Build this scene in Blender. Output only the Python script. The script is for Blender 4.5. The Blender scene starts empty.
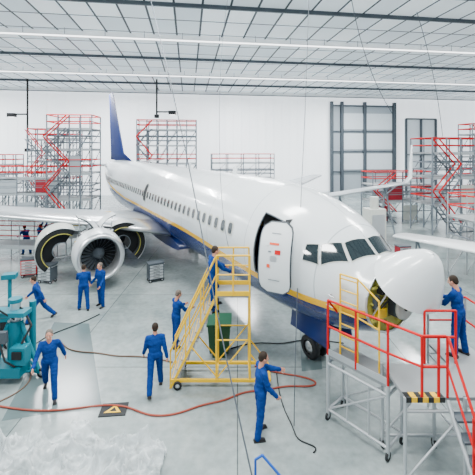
import bpy, bmesh, math, random
import numpy as np
from mathutils import Vector, Matrix, noise
random.seed(4)
R=math.radians
# ------------------------------------------------------------ materials
MATS={}
def mat(name,col,rough=0.5,metal=0.0,var=0.06,scale=3.0,emit=0.0,bump=0.0,coat=0.0,alpha=1.0,spec=.5):
    if name in MATS: return MATS[name]
    m=bpy.data.materials.new(name); m.use_nodes=True
    nt=m.node_tree; N=nt.nodes; L=nt.links; p=N['Principled BSDF']
    tc=N.new('ShaderNodeTexCoord'); no=N.new('ShaderNodeTexNoise')
    no.inputs['Scale'].default_value=scale; no.inputs['Detail'].default_value=5
    L.new(tc.outputs['Object'],no.inputs['Vector'])
    mx=N.new('ShaderNodeMix'); mx.data_type='RGBA'
    mx.inputs[6].default_value=(*[max(0,c*(1-var)) for c in col],1)
    mx.inputs[7].default_value=(*[min(1,c*(1+var)) for c in col],1)
    L.new(no.outputs['Fac'],mx.inputs[0]); L.new(mx.outputs[2],p.inputs['Base Color'])
    p.inputs['Roughness'].default_value=rough; p.inputs['Metallic'].default_value=metal
    p.inputs['Coat Weight'].default_value=coat; p.inputs['Alpha'].default_value=alpha; p.inputs['Specular IOR Level'].default_value=spec
    if emit>0:
        L.new(mx.outputs[2],p.inputs['Emission Color']); p.inputs['Emission Strength'].default_value=emit
    if bump>0:
        b=N.new('ShaderNodeBump'); b.inputs['Strength'].default_value=bump; b.inputs['Distance'].default_value=0.02
        L.new(no.outputs['Fac'],b.inputs['Height']); L.new(b.outputs['Normal'],p.inputs['Normal'])
    MATS[name]=m; return m
M_white=mat('white_paint',(.68,.72,.735),.28,coat=.35,var=.03)
M_wing=mat('wing_grey',(.38,.42,.45),.38,coat=.2)
M_metal=mat('bare_aluminium',(.66,.68,.70),.28,metal=.85)
M_alu=mat('scaffold_aluminium',(.44,.47,.49),.4,metal=.5)
M_galv=mat('galvanised_tube',(.17,.20,.23),.5,metal=.3)
M_deckm=mat('deck_plate',(.24,.26,.27),.55,metal=.3)
M_yel=mat('yellow_paint',(.78,.47,.005),.45,spec=.3)
M_red=mat('red_paint',(.50,.003,.006),.5,spec=.2)
M_maroon=mat('maroon_panel',(.28,.012,.025),.55,spec=.3)
M_dark=mat('dark_rubber',(.015,.017,.019),.6,spec=.3)
M_black=mat('black_metal',(.012,.014,.016),.55,metal=.1,spec=.25)
M_dkgrey=mat('dark_grey_steel',(.06,.075,.09),.5,spec=.3)
M_blue=mat('aircraft_blue',(.004,.018,.12),.3,coat=.25)
M_fin=mat('fin_blue',(.003,.014,.09),.7,spec=.1)
M_glass=mat('dark_glass',(.008,.016,.02),.08,coat=.4)
M_cover=mat('coverall_blue',(.002,.034,.18),.85,var=.4,scale=9,bump=.5,spec=.15)
M_skin=mat('skin',(.50,.23,.155),.55)
M_hair=mat('dark_hair',(.025,.017,.012),.8,scale=60,var=.5,spec=.2)
M_hair2=mat('grey_hair',(.12,.10,.085),.8,scale=60,var=.4,spec=.2)
M_boot=mat('black_boot',(.012,.012,.014),.5,spec=.3)
M_eye=mat('eye_white',(.8,.8,.8),.3)
M_iris=mat('iris',(.06,.04,.03),.2)
M_lip=mat('lip',(.45,.15,.13),.5)
M_teal=mat('teal_paint',(.0,.14,.19),.4,spec=.3)
M_green=mat('dark_green',(.012,.075,.04),.5,spec=.3)
M_zinc=mat('zinc_primer',(.40,.38,.07),.6,scale=8,var=.2)
M_orange=mat('orange_mark',(.8,.08,.02),.5)
M_hose=mat('red_hose',(.26,.04,.02),.6)
M_hose2=mat('brown_hose',(.12,.07,.045),.6)
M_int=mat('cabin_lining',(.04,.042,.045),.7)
M_light=mat('luminaire',(1,1,1),.5,emit=4.0)
M_cream=mat('cream_panel',(.50,.52,.48),.5)

# ------------------------------------------------------------ builder
class B:
    def __init__(s): s.v=[];s.f=[];s.m=[];s.sm=[];s.mats=[]
    def mi(s,m):
        if m not in s.mats: s.mats.append(m)
        return s.mats.index(m)
    def add(s,vs,fs,m,smooth=False):
        o=len(s.v); s.v+= [tuple(v) for v in vs]; i=s.mi(m)
        for f in fs: s.f.append(tuple(o+k for k in f)); s.m.append(i); s.sm.append(smooth)
    def tube(s,p0,p1,r,m,r2=None,n=8):
        p0=Vector(p0);p1=Vector(p1);d=p1-p0
        if d.length<1e-6:return
        r2=r if r2 is None else r2
        q=d.to_track_quat('Z','Y').to_matrix()
        vs=[]
        for k in range(n):
            a=2*math.pi*k/n; u=q@Vector((math.cos(a),math.sin(a),0)); vs.append(p0+u*r)
        for k in range(n):
            a=2*math.pi*k/n; u=q@Vector((math.cos(a),math.sin(a),0)); vs.append(p1+u*r2)
        fs=[(k,(k+1)%n,n+(k+1)%n,n+k) for k in range(n)]
        s.add(vs,fs,m,True); s.add(vs,[tuple(range(n))[::-1],tuple(range(n,2*n))],m)
    def path(s,pts,r,m,n=8):
        for a,b in zip(pts[:-1],pts[1:]): s.tube(a,b,r,m,n=n)
    def box(s,c,sz,m,rz=0,ry=0,rx=0):
        Mx=Matrix.Rotation(rz,3,'Z')@Matrix.Rotation(ry,3,'Y')@Matrix.Rotation(rx,3,'X'); c=Vector(c)
        vs=[c+Mx@Vector((x*sz[0]/2,y*sz[1]/2,z*sz[2]/2)) for x in(-1,1) for y in(-1,1) for z in(-1,1)]
        s.add(vs,[(0,1,3,2),(4,6,7,5),(0,4,5,1),(2,3,7,6),(0,2,6,4),(1,5,7,3)],m)
    def mm(s,a,b,m): s.box([(a[i]+b[i])/2 for i in range(3)],[abs(b[i]-a[i]) for i in range(3)],m)
    def revolve(s,prof,o,ax,m,n=32,a0=0,a1=360,smooth=True):
        o=Vector(o); ax=Vector(ax).normalized(); q=ax.to_track_quat('Z','Y').to_matrix()
        full=abs(a1-a0)>=359.9; cnt=n if full else n+1
        vs=[]
        for (x,r) in prof:
            for k in range(cnt):
                a=R(a0+(a1-a0)*k/n); vs.append(o+ax*x+q@Vector((math.cos(a)*r,math.sin(a)*r,0)))
        fs=[]
        for i in range(len(prof)-1):
            for k in range(n):
                k2=(k+1)%cnt if full else k+1
                fs.append((i*cnt+k,i*cnt+k2,(i+1)*cnt+k2,(i+1)*cnt+k))
        s.add(vs,fs,m,smooth)
    def ball(s,c,r,m,n=12):
        if not hasattr(r,'__len__'): r=(r,r,r)
        c=Vector(c);vs=[];h=n//2+1
        for i in range(h+1):
            t=math.pi*i/h
            for k in range(n):
                a=2*math.pi*k/n
                vs.append(c+Vector((r[0]*math.sin(t)*math.cos(a),r[1]*math.sin(t)*math.sin(a),r[2]*math.cos(t))))
        fs=[(i*n+k,i*n+(k+1)%n,(i+1)*n+(k+1)%n,(i+1)*n+k) for i in range(h) for k in range(n)]
        s.add(vs,fs,m,True)
    def wheel(s,c,r,w,ax,m=None,hub=None):
        m=m or M_dark; hub=hub or M_metal
        s.revolve([(-w/2,r*.55),(-w/2,r*.88),(-w*.38,r*.98),(0,r),(w*.38,r*.98),(w/2,r*.88),(w/2,r*.55)],c,ax,m,n=24)
        s.revolve([(-w*.42,0.001),(-w*.42,r*.3),(-w*.3,r*.56),(w*.3,r*.56),(w*.42,r*.3),(w*.42,.001)],c,ax,hub,n=20)
    def obj(s,name,parent=None,loc=(0,0,0),rz=0,weld=False):
        me=bpy.data.meshes.new(name); me.from_pydata(s.v,[],s.f)
        for m in s.mats: me.materials.append(m)
        me.polygons.foreach_set('material_index',s.m); me.polygons.foreach_set('use_smooth',s.sm)
        me.update()
        bm=bmesh.new(); bm.from_mesh(me)
        if weld: bmesh.ops.remove_doubles(bm,verts=bm.verts,dist=1e-4)
        bmesh.ops.recalc_face_normals(bm,faces=bm.faces); bm.to_mesh(me); bm.free()
        ob=bpy.data.objects.new(name,me); bpy.context.collection.objects.link(ob)
        ob.location=loc; ob.rotation_euler=(0,0,rz)
        if parent: ob.parent=parent
        return ob
def empty(name,loc=(0,0,0),rz=0):
    e=bpy.data.objects.new(name,None); bpy.context.collection.objects.link(e); e.location=loc; e.rotation_euler=(0,0,rz); e.empty_display_size=.3
    return e

# ------------------------------------------------------------ camera
cam=bpy.data.cameras.new('camera'); co=bpy.data.objects.new('camera',cam); bpy.context.collection.objects.link(co)
co.location=(0,0,6.2); co.rotation_euler=(R(90),0,0)
cam.sensor_width=36; cam.lens=36*350/475; cam.shift_y=-0.184; cam.clip_end=300
bpy.context.scene.camera=co

# ------------------------------------------------------------ hangar shell
HR=R(8)
def hz(u,v,z=0):
    c,s_=math.cos(HR),math.sin(HR); return (u*c-v*s_,u*s_+v*c,z)
ZC=14.4; UL,UR,VF,VB=-44,48,50,-14
def node_floor():
    m=bpy.data.materials.new('concrete_floor'); m.use_nodes=True; nt=m.node_tree;N=nt.nodes;L=nt.links;p=N['Principled BSDF']
    tc=N.new('ShaderNodeTexCoord')
    n1=N.new('ShaderNodeTexNoise'); n1.inputs['Scale'].default_value=.35; n1.inputs['Detail'].default_value=8; n1.inputs['Roughness'].default_value=.65
    n2=N.new('ShaderNodeTexNoise'); n2.inputs['Scale'].default_value=6; n2.inputs['Detail'].default_value=6
    br=N.new('ShaderNodeTexBrick'); br.offset=0; br.inputs['Scale'].default_value=1
    br.inputs['Brick Width'].default_value=5; br.inputs['Row Height'].default_value=5; br.inputs['Mortar Size'].default_value=.014
    br.inputs['Color1'].default_value=(1,1,1,1); br.inputs['Color2'].default_value=(.80,.84,.84,1); br.inputs['Mortar'].default_value=(.3,.32,.33,1)
    for n in (n1,n2,br): L.new(tc.outputs['Object'],n.inputs['Vector'])
    cr=N.new('ShaderNodeValToRGB'); cr.color_ramp.elements[0].position=.34; cr.color_ramp.elements[0].color=(.17,.212,.214,1)
    cr.color_ramp.elements[1].position=.64; cr.color_ramp.elements[1].color=(.34,.385,.382,1)
    L.new(n1.outputs['Fac'],cr.inputs[0])
    mx=N.new('ShaderNodeMix'); mx.data_type='RGBA'; mx.blend_type='MULTIPLY'; mx.inputs[0].default_value=1
    L.new(cr.outputs[0],mx.inputs[6]); L.new(br.outputs['Color'],mx.inputs[7])
    mx2=N.new('ShaderNodeMix'); mx2.data_type='RGBA'; mx2.blend_type='SOFT_LIGHT'; mx2.inputs[0].default_value=.4
    L.new(mx.outputs[2],mx2.inputs[6]); L.new(n2.outputs['Fac'],mx2.inputs[7])
    L.new(mx2.outputs[2],p.inputs['Base Color'])
    mr=N.new('ShaderNodeMapRange'); mr.inputs[3].default_value=.06; mr.inputs[4].default_value=.26
    L.new(n1.outputs['Fac'],mr.inputs[0]); L.new(mr.outputs[0],p.inputs['Roughness'])
    return m
def node_grid(name,c1,c2,line,w,h,ms,rough,emit,bump=0):
    m=bpy.data.materials.new(name); m.use_nodes=True; nt=m.node_tree;N=nt.nodes;L=nt.links;p=N['Principled BSDF']
    tc=N.new('ShaderNodeTexCoord'); br=N.new('ShaderNodeTexBrick'); br.offset=0; br.inputs['Scale'].default_value=1
    br.inputs['Brick Width'].default_value=w; br.inputs['Row Height'].default_value=h; br.inputs['Mortar Size'].default_value=ms
    br.inputs['Mortar Smooth'].default_value=.1
    br.inputs['Color1'].default_value=(*c1,1); br.inputs['Color2'].default_value=(*c2,1); br.inputs['Mortar'].default_value=(*line,1)
    L.new(tc.outputs['UV'],br.inputs['Vector']); L.new(br.outputs['Color'],p.inputs['Base Color'])
    p.inputs['Roughness'].default_value=rough
    if emit: L.new(br.outputs['Color'],p.inputs['Emission Color']); p.inputs['Emission Strength'].default_value=emit
    return m
def quad(name,pts,m,uvs):
    me=bpy.data.meshes.new(name); me.from_pydata(pts,[],[(0,1,2,3)]); me.materials.append(m)
    uv=me.uv_layers.new(name='UVMap')
    for i,u in enumerate(uvs): uv.data[i].uv=u
    ob=bpy.data.objects.new(name,me); bpy.context.collection.objects.link(ob); return ob
W_=UR-UL; D_=VF-VB
quad('floor',[hz(UL,VB),hz(UR,VB),hz(UR,VF),hz(UL,VF)],node_floor(),[(0,0),(W_,0),(W_,D_),(0,D_)])
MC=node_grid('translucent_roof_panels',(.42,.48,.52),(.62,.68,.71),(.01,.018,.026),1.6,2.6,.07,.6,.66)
quad('ceiling',[hz(UL,VB,ZC),hz(UL,VF,ZC),hz(UR,VF,ZC),hz(UR,VB,ZC)],MC,[(0,0),(0,D_),(W_,D_),(W_,0)])
MW=node_grid('white_cladding',(.84,.87,.90),(.88,.91,.93),(.62,.68,.74),1.2,30,.03,.6,.95)  # emission added so the plain walls look bright with daylight
quad('wall_back',[hz(UL,VF),hz(UR,VF),hz(UR,VF,ZC),hz(UL,VF,ZC)],MW,[(0,0),(W_,0),(W_,ZC),(0,ZC)])
quad('wall_left',[hz(UL,VB),hz(UL,VF),hz(UL,VF,ZC),hz(UL,VB,ZC)],MW,[(0,0),(D_,0),(D_,ZC),(0,ZC)])
quad('wall_right',[hz(UR,VF),hz(UR,VB),hz(UR,VB,ZC),hz(UR,VF,ZC)],MW,[(0,0),(D_,0),(D_,ZC),(0,ZC)])
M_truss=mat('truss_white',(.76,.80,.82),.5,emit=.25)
def hbx(b,u0,u1,v0,v1,z0,z1,m):
    c=hz((u0+u1)/2,(v0+v1)/2,(z0+z1)/2); b.box(c,(u1-u0,v1-v0,z1-z0),m,rz=HR)
b=B()
for v in (2,14,25.5,37.5,49.4):
    hbx(b,UL,UR,v-.12,v+.12,ZC-.40,ZC,M_truss); hbx(b,UL,UR,v-.24,v-.12,ZC-.43,ZC-.34,M_dkgrey)  # dark strip along each white beam stands in for its shadow
b.obj('roof_beam')
b=B()
for v in (25.0,37.0):
    hbx(b,UL+1,UR-1,v-.25,v-.15,ZC-.58,ZC-.50,M_light)
    u=UL+2
    while u<UR-1: b.tube(hz(u,v-.2,ZC-.5),hz(u,v-.2,ZC),.02,M_galv,n=5); u+=2.6
b.obj('strip_luminaires')
b=B()
for v in (8,19.8,31.5,43.5):
    hbx(b,UL,UR,v-.07,v+.07,ZC-.22,ZC,M_dkgrey)
b.obj('roof_purlins')
b=B(); M_dp=mat('door_panel_grey',(.33,.38,.42),.5,emit=.08); M_dp2=mat('door_glazing',(.55,.61,.65),.4,emit=.25)
def hb(u0,u1,v0,v1,z0,z1,m): hbx(b,u0,u1,v0,v1,z0,z1,m)
hb(21,31,49.6,49.9,0,13,M_dp)
for u in (21,22.6,26.2,31): hb(u-.2,u+.2,49.1,49.6,0,13.4,M_dkgrey)
for z in (3,6,9,12.8): hb(21,31,49.3,49.6,z-.07,z+.07,M_dkgrey)
for (u0,u1) in ((22.9,26.0),(26.5,30.7)): 
    for z in (3.2,6.2,9.2): hb(u0,u1,49.45,49.62,z+.1,z+2.5,M_dp2)
b.obj('door_1')
b=B()
hb(33,38,49.6,49.9,0,11,M_dp2)
for u in (33,35.5,38): hb(u-.12,u+.12,49.3,49.6,0,11,M_dkgrey)
hb(33,38,49.3,49.6,10.9,11.1,M_dkgrey); hb(33,38,49.3,49.6,5.4,5.6,M_galv)
b.obj('door_2')

def floodlight(x,y,zt,zb,side,lowz):
    b=B(); b.tube((0,0,ZC-.05),(0,0,zb),.11,M_black); 
    b.box((side*1.0,0,lowz),(2.0,.18,.16),M_black); b.box((side*1.8,0,lowz-.1),(.8,.6,.45),M_black)
    b.box((side*1.8,0,lowz-.34),(.6,.45,.04),M_light); b.box((0,0,zb+.2),(.5,.4,.4),M_black)
    b.obj('hanging_floodlight',loc=(x,y,0))
floodlight(-24,40,0,6.0,-1,10.3)
floodlight(-9.3,40.3,0,9.9,1,10.6)

# ------------------------------------------------------------ airliner
NX,NY=4.4,7.0
A=empty('airliner',(NX,NY,0),R(120))
P=np.array([ # a, w, zt, zb
(.50,.02,2.73,2.68),(.56,.20,2.88,2.52),(.72,.38,3.02,2.36),(1.0,.60,3.21,2.17),(1.5,.88,3.44,1.93),(1.85,1.07,3.58,1.79),
(2.1,1.21,3.80,1.70),(2.4,1.35,4.08,1.60),(2.8,1.50,4.37,1.51),(3.5,1.68,4.71,1.41),(4.8,1.84,5.02,1.33),(6.5,1.88,5.17,1.30),(26,1.88,5.25,1.30),
(29,1.78,5.25,1.75),(32,1.45,5.22,2.6),(35,.98,5.1,3.55),(37.5,.45,4.85,4.25),(38,.18,4.7,4.45)])
def pchip(x,y,xq):
    h=np.diff(x); d=np.diff(y)/h; m=np.zeros(len(x)); m[0]=d[0]; m[-1]=d[-1]
    for i in range(1,len(x)-1):
        if d[i-1]*d[i]>0: m[i]=2/(1/d[i-1]+1/d[i])
    i=min(max(np.searchsorted(x,xq)-1,0),len(h)-1); t=(xq-x[i])/h[i]
    return (1+2*t)*(1-t)**2*y[i]+t*(1-t)**2*h[i]*m[i]+t*t*(3-2*t)*y[i+1]+t*t*(t-1)*h[i]*m[i+1]
PC={}
def prof(a):
    k=round(a,5)
    if k not in PC: PC[k]=[float(pchip(P[:,0],P[:,j],a)) for j in (1,2,3)]
    return PC[k]
def surf(a,phi,off=0):
    w,zt,zb=prof(a); zc=(zt+zb)/2; h=(zt-zb)/2; f=R(phi)
    n=Vector((0,math.sin(f)/w,math.cos(f)/h)).normalized()
    return Vector((a,w*math.sin(f),zc+h*math.cos(f)))+n*off
def phi_z(a,z,side=1):
    w,zt,zb=prof(a); zc=(zt+zb)/2; h=(zt-zb)/2
    return side*math.degrees(math.acos(max(-1,min(1,(z-zc)/h))))
def phi_y(a,y):
    w,_,_=prof(a); return math.degrees(math.asin(max(-1,min(1,y/w))))
def livery():
    m=bpy.data.materials.new('fuselage_livery'); m.use_nodes=True; nt=m.node_tree;N=nt.nodes;L=nt.links;p=N['Principled BSDF']
    tc=N.new('ShaderNodeTexCoord'); sp=N.new('ShaderNodeSeparateXYZ'); L.new(tc.outputs['Object'],sp.inputs[0])
    s1=N.new('ShaderNodeMath'); s1.operation='SUBTRACT'; L.new(sp.outputs['X'],s1.inputs[0]); s1.inputs[1].default_value=21
    s2=N.new('ShaderNodeMath'); s2.operation='MAXIMUM'; L.new(s1.outputs[0],s2.inputs[0]); s2.inputs[1].default_value=0
    s3=N.new('ShaderNodeMath'); s3.operation='POWER'; L.new(s2.outputs[0],s3.inputs[0]); s3.inputs[1].default_value=1.6
    s4=N.new('ShaderNodeMath'); s4.operation='MULTIPLY'; L.new(s3.outputs[0],s4.inputs[0]); s4.inputs[1].default_value=.026
    s5=N.new('ShaderNodeMath'); s5.operation='SUBTRACT'; L.new(sp.outputs['Z'],s5.inputs[0]); L.new(s4.outputs[0],s5.inputs[1])
    rise=N.new('ShaderNodeMapRange'); rise.interpolation_type='SMOOTHSTEP'; rise.inputs[1].default_value=2; rise.inputs[2].default_value=11; rise.inputs[3].default_value=0; rise.inputs[4].default_value=.34
    L.new(sp.outputs['X'],rise.inputs[0])
    s6=N.new('ShaderNodeMath'); s6.operation='SUBTRACT'; L.new(s5.outputs[0],s6.inputs[0]); L.new(rise.outputs[0],s6.inputs[1])
    g1=N.new('ShaderNodeMath'); g1.operation='GREATER_THAN'; L.new(s6.outputs[0],g1.inputs[0]); g1.inputs[1].default_value=2.38
    g2=N.new('ShaderNodeMath'); g2.operation='GREATER_THAN'; L.new(s6.outputs[0],g2.inputs[0]); g2.inputs[1].default_value=2.57
    no=N.new('ShaderNodeTexNoise'); no.inputs['Scale'].default_value=.8; L.new(tc.outputs['Object'],no.inputs['Vector'])
    wh=N.new('ShaderNodeMix'); wh.data_type='RGBA'; wh.inputs[6].default_value=(.60,.65,.675,1); wh.inputs[7].default_value=(.70,.74,.755,1); L.new(no.outputs['Fac'],wh.inputs[0])
    br=N.new('ShaderNodeTexBrick'); br.offset=0; br.inputs['Scale'].default_value=1; br.inputs['Brick Width'].default_value=2.6; br.inputs['Row Height'].default_value=50; br.inputs['Mortar Size'].default_value=.014
    br.inputs['Color1'].default_value=(1,1,1,1); br.inputs['Color2'].default_value=(1,1,1,1); br.inputs['Mortar'].default_value=(.6,.63,.65,1)
    L.new(tc.outputs['Object'],br.inputs['Vector'])
    mu=N.new('ShaderNodeMix'); mu.data_type='RGBA'; mu.blend_type='MULTIPLY'; mu.inputs[0].default_value=1; L.new(wh.outputs[2],mu.inputs[6]); L.new(br.outputs['Color'],mu.inputs[7])
    a=N.new('ShaderNodeMix'); a.data_type='RGBA'; a.inputs[6].default_value=(.004,.022,.14,1); a.inputs[7].default_value=(.85,.46,.003,1); L.new(g1.outputs[0],a.inputs[0])
    c=N.new('ShaderNodeMix'); c.data_type='RGBA'; L.new(a.outputs[2],c.inputs[6]); L.new(mu.outputs[2],c.inputs[7]); L.new(g2.outputs[0],c.inputs[0])
    L.new(c.outputs[2],p.inputs['Base Color']); p.inputs['Roughness'].default_value=.2; p.inputs['Coat Weight'].default_value=.35
    return m
M_liv=livery()
D0,D1=3.85,4.66
b=B()
st=sorted(set([1.5,1.6,1.7,1.8,1.9,2.0,2.1,2.2,2.3,2.4,2.5,2.7,2.9,3.2,3.5,D0,4.25,D1,5.2,5.8,6.5]+[float(x) for x in np.arange(7.5,26,1.5)]+[26,27,28,29,30,31,32,33,34,35,36,37,37.5,38]))
vs=[];NP=72
for a in st:
    for k in range(NP): vs.append(surf(a,k*5))
fs=[]
for i in range(len(st)-1):
    for k in range(NP):
        if D0-.01<st[i]<D1-.01 and 50<=k*5<105: continue
        fs.append((i*NP+k,i*NP+(k+1)%NP,(i+1)*NP+(k+1)%NP,(i+1)*NP+k))
b.add(vs,fs,M_liv,True)
o=len(st)-1
b.add([vs[o*NP+k] for k in range(NP)],[tuple(range(NP))],M_metal)
b.obj('fuselage',A)
# nose bulkhead with equipment
b=B()
cc=[surf(1.5,k*5) for k in range(NP)]; zb0=2.69
b.add([Vector((1.54,c.y*.99,zb0+(c.z-zb0)*.99)) for c in cc],[tuple(range(NP))],M_zinc)
for y in (-.5,-.2,.2,.5): b.box((1.5,y,zb0),(.08,.04,1.15),M_zinc)
for z in (2.3,2.69,3.05): b.box((1.5,0,z),(.09,1.4,.04),M_zinc)
b.box((1.35,0,2.55),(.3,.32,.36),M_dkgrey); b.revolve([(0,.001),(0,.28),(.06,.30),(.06,.001)],(1.12,0,2.62),(1,0,0),M_cream,n=24)
b.tube((1.1,0,2.6),(1.5,0,2.6),.07,M_black)
b.box((1.42,.5,2.5),(.16,.24,.2),M_yel); b.box((1.42,-.5,2.45),(.16,.24,.26),M_black); b.box((1.42,.42,3.0),(.14,.24,.16),M_black); b.box((1.44,.62,2.75),(.1,.12,.3),M_dkgrey)
b.path([(1.4,.5,2.6),(1.32,.3,2.8),(1.3,.1,2.75)],.02,M_dark)
b.path([surf(1.5,k*15,.01) for k in range(25)],.028,M_metal,6)
b.obj('nose_bulkhead',A)
# radome, hinged open upward
b=B(); ra=[.5,.52,.56,.63,.72,.85,1.0,1.25,1.48]; hx,hzz=1.48,3.45; an=R(52)
def rot(p):
    u=hx-p.x; v=p.z-hzz; return Vector((hx+.20-(u*math.cos(an)-v*math.sin(an)),p.y,hzz+(u*math.sin(an)+v*math.cos(an))+.22))
vs=[rot(surf(a,k*10)) for a in ra for k in range(36)]
fs=[(i*36+k,i*36+(k+1)%36,(i+1)*36+(k+1)%36,(i+1)*36+k) for i in range(len(ra)-1) for k in range(36)]
b.add(vs,fs,M_white,True)
vs2=[]
for a in ra:
    for k in range(36):
        p=surf(a,k*10); c=Vector((p.x,0,2.7)); q=c+(p-c)*.96; q.x=max(a,.56); vs2.append(rot(q))
b.add(vs2,fs,M_cream,True)
n0=(len(ra)-1)*36
b.add(vs[n0:]+vs2[n0:],[(k,(k+1)%36,36+(k+1)%36,36+k) for k in range(36)],M_dkgrey)
for s_ in (1,-1):
    b.tube(rot(Vector((1.3,s_*.6,2.7))),Vector((1.5,s_*.7,2.4)),.018,M_metal)
    b.tube(rot(Vector((1.46,s_*.25,3.38))),Vector((1.52,s_*.25,3.25)),.03,M_metal)
b.obj('radome',A)
# windows
b=B()
def patch(cs,off,m,n=6):
    vs=[]
    for i in range(n+1):
        for j in range(n+1):
            s,t=i/n,j/n
            a=(1-s)*(1-t)*cs[0][0]+s*(1-t)*cs[1][0]+s*t*cs[2][0]+(1-s)*t*cs[3][0]
            f=(1-s)*(1-t)*cs[0][1]+s*(1-t)*cs[1][1]+s*t*cs[2][1]+(1-s)*t*cs[3][1]
            vs.append(surf(a,f,off))
    b.add(vs,[(i*(n+1)+j,(i+1)*(n+1)+j,(i+1)*(n+1)+j+1,i*(n+1)+j+1) for i in range(n) for j in range(n)],m,True)
for sd in (1,-1):
    def Y(a,y): return (a,sd*phi_y(a,y))
    def Z(a,z): return (a,phi_z(a,z,sd))
    def win(c0,c1,c2,c3):
        ca=sum(c[0] for c in (c0,c1,c2,c3))/4; cf=sum(c[1] for c in (c0,c1,c2,c3))/4
        big=[(ca+(c[0]-ca)*1.10,cf+(c[1]-cf)*1.10) for c in (c0,c1,c2,c3)]
        patch(big,.008,M_cream); patch([c0,c1,c2,c3],.022,M_glass)
    win(Y(1.89,.05),Y(2.23,.05),Y(2.34,.64),Y(2.03,.72))
    win(Y(2.08,.80),Y(2.38,.71),Z(2.66,3.82),Z(2.50,3.40))
    win(Z(2.57,3.40),Z(2.73,3.82),Z(2.98,3.79),Z(2.95,3.44))
    def pwin(a,z,ww,hh,m,off=.012):
        vs=[surf(a,phi_z(a,z,sd),off)]
        for k in range(16):
            t=2*math.pi*k/16; cx=abs(math.cos(t))**.6*(1 if math.cos(t)>=0 else -1); cz=abs(math.sin(t))**.6*(1 if math.sin(t)>=0 else -1)
            aa=a+cx*ww/2; vs.append(surf(aa,phi_z(aa,z+cz*hh/2,sd),off))
        b.add(vs,[(0,k+1,(k+1)%16+1) for k in range(16)],m)
    a=6.1
    while a<31.5:
        if not (15.9<a<16.7) :
            zz=3.66+max(0,a-29)*.03
            pwin(a,zz,.36,.46,M_cream,.008); pwin(a,zz,.25,.35,M_glass,.014)
        a+=.508
    pwin(16.3,3.75,.66,1.12,M_cream,.010); pwin(16.3,3.75,.52,.96,M_dark,.018)
    for (a0,a1,z0,z1) in ((32.3,33.0,2.95,4.55),):
        for q in ((a0,z0,a0+.03,z1),(a1,z0,a1+.03,z1),(a0,z0,a1,z0+.03),(a0,z1,a1,z1+.03)):
            patch([(q[0],phi_z(q[0],q[1],sd)),(q[2],phi_z(q[2],q[1],sd)),(q[2],phi_z(q[2],q[3],sd)),(q[0],phi_z(q[0],q[3],sd))],.01,M_black,2)
    for q in ((7.5,1.75,7.53,2.3),(8.8,1.75,8.83,2.3)):
        patch([(q[0],phi_z(q[0],q[1],sd)),(q[2],phi_z(q[2],q[1],sd)),(q[2],phi_z(q[2],q[3],sd)),(q[0],phi_z(q[0],q[3],sd))],.01,M_black,2)
b.obj('windows',A)
b=B()
x0_,x1_=D0-.1,D1+.12
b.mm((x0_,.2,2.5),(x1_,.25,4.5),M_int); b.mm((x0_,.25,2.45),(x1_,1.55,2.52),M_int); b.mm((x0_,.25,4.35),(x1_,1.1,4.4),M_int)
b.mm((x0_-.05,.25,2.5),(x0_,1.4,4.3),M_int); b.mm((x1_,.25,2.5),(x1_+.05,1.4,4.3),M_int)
for a in (D0,D1):
    pts=[surf(a,f,.01) for f in range(50,110,5)]; b.path(pts,.025,M_dkgrey,6)
for f in (50,105): b.path([surf(a,f,.01) for a in (D0,4.25,D1)],.025,M_dkgrey,6)
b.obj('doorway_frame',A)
# swung-open service door
b=B()
nz,nx=16,8
def doorpt(i,j,lay):
    u=(i/nx*2-1); t=(j/nz*2-1)
    hw=.43; hh=.88; lim=1.0
    if abs(t)>.62: q=(abs(t)-.62)/.38; lim=1-.5*(1-math.sqrt(max(0,1-q*q)))
    z=3.42+t*hh
    f=phi_z(4.1,z); s0=surf(4.1,f)
    ca,sa=math.cos(R(33)),math.sin(R(33)); uu=u*hw*lim
    dep=(s0.y-1.79)*.9-(0 if lay else .1)
    return Vector((3.37+uu*ca-dep*sa, 2.08+uu*sa+dep*ca, z))
for lay in (0,1):
    vs=[doorpt(i,j,lay) for i in range(nx+1) for j in range(nz+1)]
    b.add(vs,[(i*(nz+1)+j,(i+1)*(nz+1)+j,(i+1)*(nz+1)+j+1,i*(nz+1)+j+1) for i in range(nx) for j in range(nz)],M_white,True)
ed=[(i,0) for i in range(nx)]+[(nx,j) for j in range(nz)]+[(i,nz) for i in range(nx,0,-1)]+[(0,j) for j in range(nz,0,-1)]
vs=[doorpt(i,j,0) for i,j in ed]+[doorpt(i,j,1) for i,j in ed]; n=len(ed)
b.add(vs,[(k,(k+1)%n,n+(k+1)%n,n+k) for k in range(n)],M_black)
dn=Vector((-math.sin(R(33)),math.cos(R(33)),0))
b.path([doorpt(i,j,1)+dn*.004 for i,j in ed]+[doorpt(0,0,1)],.014,M_dkgrey,5)
def dmark(u,t,ww,hh,m):
    pts=[]
    for du,dt in ((-1,-1),(1,-1),(1,1),(-1,1)):
        i=(u+du*ww+1)/2*nx; j=(t+dt*hh+1)/2*nz; pts.append(doorpt(i,j,1)+dn*.02)
    b.add(pts,[(0,1,2,3)],m)
dmark(.05,.42,.30,.03,M_orange); dmark(.05,.02,.2,.07,M_metal); dmark(.35,-.2,.1,.05,M_orange); dmark(0,-.6,.35,.012,M_galv); dmark(-.2,.2,.18,.06,M_red); dmark(.3,.2,.1,.02,M_galv); dmark(0,.7,.3,.01,M_galv)
b.tube((3.85,1.72,3.7),(3.6,2.1,3.7),.04,M_metal); b.tube((3.85,1.75,2.9),(3.6,2.1,2.9),.04,M_metal)
b.obj('service_door',A)
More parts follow.
